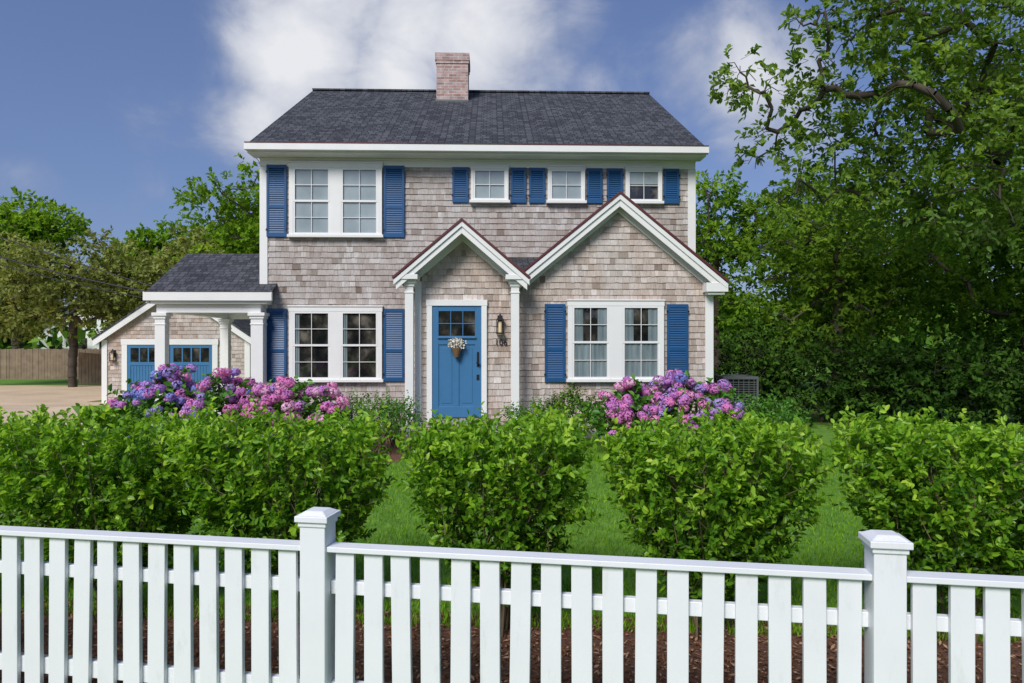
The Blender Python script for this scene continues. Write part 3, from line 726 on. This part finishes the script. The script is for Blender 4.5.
# ------------------------------------------------------------ neighbour, board fence, wires
B=MB(); 
for i in range(100):
    x=-32+i*.15; B.box(x,x+.14,36.0+random.uniform(0,.02),36.03,-.1,1.55+random.uniform(-.03,.03))
B.done('board_fence',OLDWOOD)
B=MB()
for i in range(12):
    x=-19.2+i*.15; B.box(x,x+.14,31.0,31.03+random.uniform(0,.01),.0,1.42-i*.012)
B.box(-19.2,-17.4,31.04,31.08,.3,.42); B.box(-19.2,-17.4,31.04,31.08,1.,1.12)
B.done('wooden_gate',OLDWOOD)
NB=empty('neighbour_house',(-38,55,0))
B=MB(); B.prism_xz([(-38,0),(-31,0),(-31,3.0),(-34.5,5.2),(-38,3.0)],56,64); B.done('walls',WHITE,NB)
B=MB(); gable_roof(B,-34.5,5.25,.63,3.9,55.6,64.4,.15); B.done('roof',ROOF,NB)
B=MB(); B.box(-37,-36,55.95,55.99,1,2.3); B.box(-33,-32,55.95,55.99,1,2.3); B.box(-35,-34,55.95,55.99,1,2.3); B.done('windows',INTER,NB)
S=[]
def wire(a,b,sag,r=.011):
    a=np.array(a,float);b=np.array(b,float);K=24;p=a
    for i in range(1,K+1):
        t=i/K; q=a+(b-a)*t; q[2]-=sag*4*t*(1-t); S.append((p,q,r,r)); p=q
wire((-24,21,8.4),(-9.4,19.5,3.2),.25,.016); wire((-24,21,7.9),(-9.4,19.5,3.1),.6,.024); wire((-24,22,7.2),(-9.4,20,2.9),.5,.014)
S.append((np.array([-12.9,20.2,4.05]),np.array([-12.75,20.2,3.98]),.06,.06))
seg_obj('power_lines',S,BLACK,None,5)

# ------------------------------------------------------------ ground
def ground_mat():
    m,nt,b=new_mat('lawn_soil'); v=coords(nt)
    n=noise(nt,6,6,v,.7); r=ramp(nt,[(.3,(0.06,0.15,0.014)),(.5,(0.115,0.26,0.02)),(.72,(0.18,0.34,0.035))],n.outputs['Fac'])
    n2=noise(nt,.25,4,v); r2=ramp(nt,[(.35,(0.8,0.85,0.8)),(.7,(1.2,1.1,1.0))],n2.outputs['Fac'])
    nt.links.new(mix(nt,r.outputs[0],r2.outputs[0],1.,'MULTIPLY'),b.inputs['Base Color']); b.inputs['Roughness'].default_value=.95
    bump(nt,b,n.outputs['Fac'],.6,.03); return m
def speck_mat(name,cols,sc,bs=.5):
    m,nt,b=new_mat(name); v=coords(nt); n=noise(nt,sc,6,v,.75)
    r=ramp(nt,[(.3,cols[0]),(.5,cols[1]),(.72,cols[2])],n.outputs['Fac']); n2=noise(nt,.5,4,v); r2=ramp(nt,[(.3,(.82,.82,.82)),(.7,(1.12,1.12,1.12))],n2.outputs['Fac'])
    nt.links.new(mix(nt,r.outputs[0],r2.outputs[0],1.,'MULTIPLY'),b.inputs['Base Color']); b.inputs['Roughness'].default_value=.95
    bump(nt,b,n.outputs['Fac'],bs,.02); return m
def sheet(name,poly,z,mat):
    me=bpy.data.meshes.new(name); me.from_pydata([(x,y,z) for x,y in poly],[],[tuple(range(len(poly)))]); me.update(); me.materials.append(mat)
    ob=bpy.data.objects.new(name,me); COL.objects.link(ob); return ob
sheet('ground',[(-400,-400),(400,-400),(400,400),(-400,400)],0,ground_mat())
MUL=speck_mat('mulch',[(0.05,0.022,0.012),(0.16,0.07,0.04),(0.28,0.15,0.095)],35,1)
sheet('mulch_bed',[(-9,4.0),(9,2.1),(9,3.9),(-9,5.2)],.004,MUL)
sheet('foundation_bed',[(-6.8,10.2),(-1.7,10.4),(-1.7,14.2),(-6.8,13.9)],.004,MUL)
sheet('gravel_driveway',[(-45,21.5),(-12.6,20.0),(-7.0,12.0),(-7.6,10.0),(-9.5,3.2),(-14,3.2),(-14,14),(-45,18)],.004,speck_mat('gravel',[(0.50,0.37,0.24),(0.66,0.51,0.35),(0.75,0.62,0.46)],30))
sheet('gravel_court',[(-45,21.5),(-12.6,20.0),(-8,20.95),(-8,21.0),(-13,21.4),(-13.2,30),(-45,31)],.008,speck_mat('gravel_sand',[(0.52,0.37,0.22),(0.68,0.51,0.33),(0.76,0.62,0.44)],30))
sheet('brick_path',[(-1.45,9.6),(-.4,9.6),(-.4,12.3),(-1.45,12.3)],.004,speck_mat('path',[(0.2,0.17,0.14),(0.28,0.25,0.21),(0.36,0.33,0.3)],25))
sheet('asphalt_road',[(-100,-9),(100,-9),(100,-1.2),(-100,-1.2)],.004,speck_mat('asphalt',[(0.035,0.035,0.037),(0.05,0.05,0.052),(0.075,0.075,0.075)],40))
kb=MB(); kb.box(-100,100,-1.2,-1.05,-.02,.12); kb.done('granite_kerb',GRANITE)
sheet('sidewalk',[(-100,-1.05),(100,-1.05),(100,.8),(-100,.8)],.10,speck_mat('concrete',[(0.26,0.25,0.24),(0.32,0.31,0.29),(0.38,0.37,0.35)],20,.2))
n=12000; P=np.column_stack([R.uniform(-3.5,4.5,n),R.uniform(-.75,.55,n),np.zeros(n)]); P[:,1]+=3.95-.10*P[:,0]; P[:,2]=.008+R.random(n)*.02
CH=leaf_mat('bark_chips',[(0,(0.08,0.034,0.018)),(.5,(0.26,0.12,0.065)),(1,(0.46,0.29,0.19))],0,.9,simple=True)
V,Q,k=leaves(P,rv(n)*np.array([[1,1,.25]]),rv(n)*.5+np.array([[0,0,1]]),R.uniform(.015,.05,n),R.uniform(.008,.018,n),False,.05); np_mesh('mulch_chips',V,Q,CH,R.random(n))
n=90000; P=np.column_stack([R.uniform(-4.5,7,n),4.3+R.random(n)**1.5*8,np.zeros(n)])
P[:,1]-=.07*P[:,0]
m=~((P[:,0]>-1.4)&(P[:,0]<-.45)&(P[:,1]>9.6))&~((P[:,0]<-1.7)&(P[:,1]>10.3)); P=P[m]; n=len(P)
V,Q,k=leaves(P,rv(n)*.45+np.array([[0,0,1.]]),rv(n),R.uniform(.035,.07,n),R.uniform(.006,.010,n),False,.1); np_mesh('grass',V,Q,GRASS,np.clip(R.normal(.5,.25,n)+.15*np.sin(P[:,0]*3)*np.sin(P[:,1]*2.3),0,1))

# ------------------------------------------------------------ world
w=bpy.data.worlds.new('World'); scene.world=w; w.use_nodes=True; nt=w.node_tree; nt.nodes.clear()
out=nt.nodes.new('ShaderNodeOutputWorld'); bg=nt.nodes.new('ShaderNodeBackground'); bg.inputs[1].default_value=.13
sun=Vector((-.34,-.72,.68)).normalized()
sky=nt.nodes.new('ShaderNodeTexSky'); sky.sky_type='NISHITA'; sky.sun_disc=False
sky.sun_elevation=math.asin(sun.z); sky.sun_rotation=math.atan2(sun.x,sun.y); sky.air_density=1.0; sky.dust_density=1.5; sky.ozone_density=2.0
tc=nt.nodes.new('ShaderNodeTexCoord'); dirv=tc.outputs['Generated']
nz=noise(nt,3.0,6,dirv,.58,.2)
mp=nt.nodes.new('ShaderNodeMapping'); mp.inputs['Scale'].default_value=(1,1,1.5); mp.inputs['Location'].default_value=(3.1,1.7,.4); nt.links.new(dirv,mp.inputs[0])
nz2=noise(nt,7.0,7,mp.outputs[0],.58,.4)
def blob(px,py,r,amp):
    c=Vector(((px-512)/700,1,(345-py)/700)).normalized()
    dd=nt.nodes.new('ShaderNodeVectorMath'); dd.operation='DISTANCE'; nt.links.new(dirv,dd.inputs[0]); dd.inputs[1].default_value=c
    mr=nt.nodes.new('ShaderNodeMapRange'); mr.interpolation_type='SMOOTHSTEP'; mr.inputs[1].default_value=0; mr.inputs[2].default_value=r; mr.inputs[3].default_value=amp; mr.inputs[4].default_value=0
    nt.links.new(dd.outputs['Value'],mr.inputs[0]); return mr.outputs[0]
def madd(a,b,op='ADD'):
    m=nt.nodes.new('ShaderNodeMath'); m.operation=op
    for i,v in enumerate((a,b)):
        if isinstance(v,float): m.inputs[i].default_value=v
        else: nt.links.new(v,m.inputs[i])
    return m.outputs[0]
acc=None
for b_ in ((300,60,.17,1.05),(335,-10,.16,.9),(415,20,.16,.78),(480,40,.17,.92),(390,75,.15,.8),(265,118,.12,.8),(450,-60,.2,.6),(760,80,.21,.62),(690,70,.14,.52),(630,95,.14,.40),(100,-80,.2,.2),(20,180,.07,.36),(560,30,.12,.32)):
    o_=blob(*b_); acc=o_ if acc is None else madd(acc,o_,'MAXIMUM')
dens=madd(acc,madd(madd(nz.outputs['Fac'],-.5),1.3,'MULTIPLY'))
dens=madd(dens,madd(madd(nz2.outputs['Fac'],-.5),1.0,'MULTIPLY'))
cov=nt.nodes.new('ShaderNodeMapRange'); cov.interpolation_type='SMOOTHSTEP'; cov.inputs[1].default_value=.08; cov.inputs[2].default_value=.75; nt.links.new(dens,cov.inputs[0])
cc=ramp(nt,[(.2,(2.2,2.6,3.8)),(.5,(3.5,3.8,4.7)),(1.0,(6.2,6.3,6.6))],dens)
tint=mix(nt,sky.outputs[0],(.76,.78,1.0),1.0,'MULTIPLY')
skyc=mix(nt,tint,(1.0,1.5,2.8),.45)
res=mix(nt,skyc,cc.outputs[0],cov.outputs[0])
nt.links.new(res,bg.inputs[0]); nt.links.new(bg.outputs[0],out.inputs[0])
sl=bpy.data.lights.new('sun','SUN'); sl.energy=3.4; sl.angle=math.radians(24); sl.color=(1,.97,.92)
so=bpy.data.objects.new('sun',sl); COL.objects.link(so); so.rotation_euler=(-sun).to_track_quat('-Z','Y').to_euler()
# ------------------------------------------------------------ camera
cam=bpy.data.cameras.new('camera'); cam.lens=700/1024*36; cam.sensor_width=36; cam.clip_end=1500; cam.shift_y=3.5/1024
co=bpy.data.objects.new('camera',cam); COL.objects.link(co); co.location=(0,0,CAMH); co.rotation_euler=(math.pi/2,0,0); scene.camera=co
scene.view_settings.view_transform='Standard'; scene.view_settings.look='None'; scene.view_settings.exposure=0
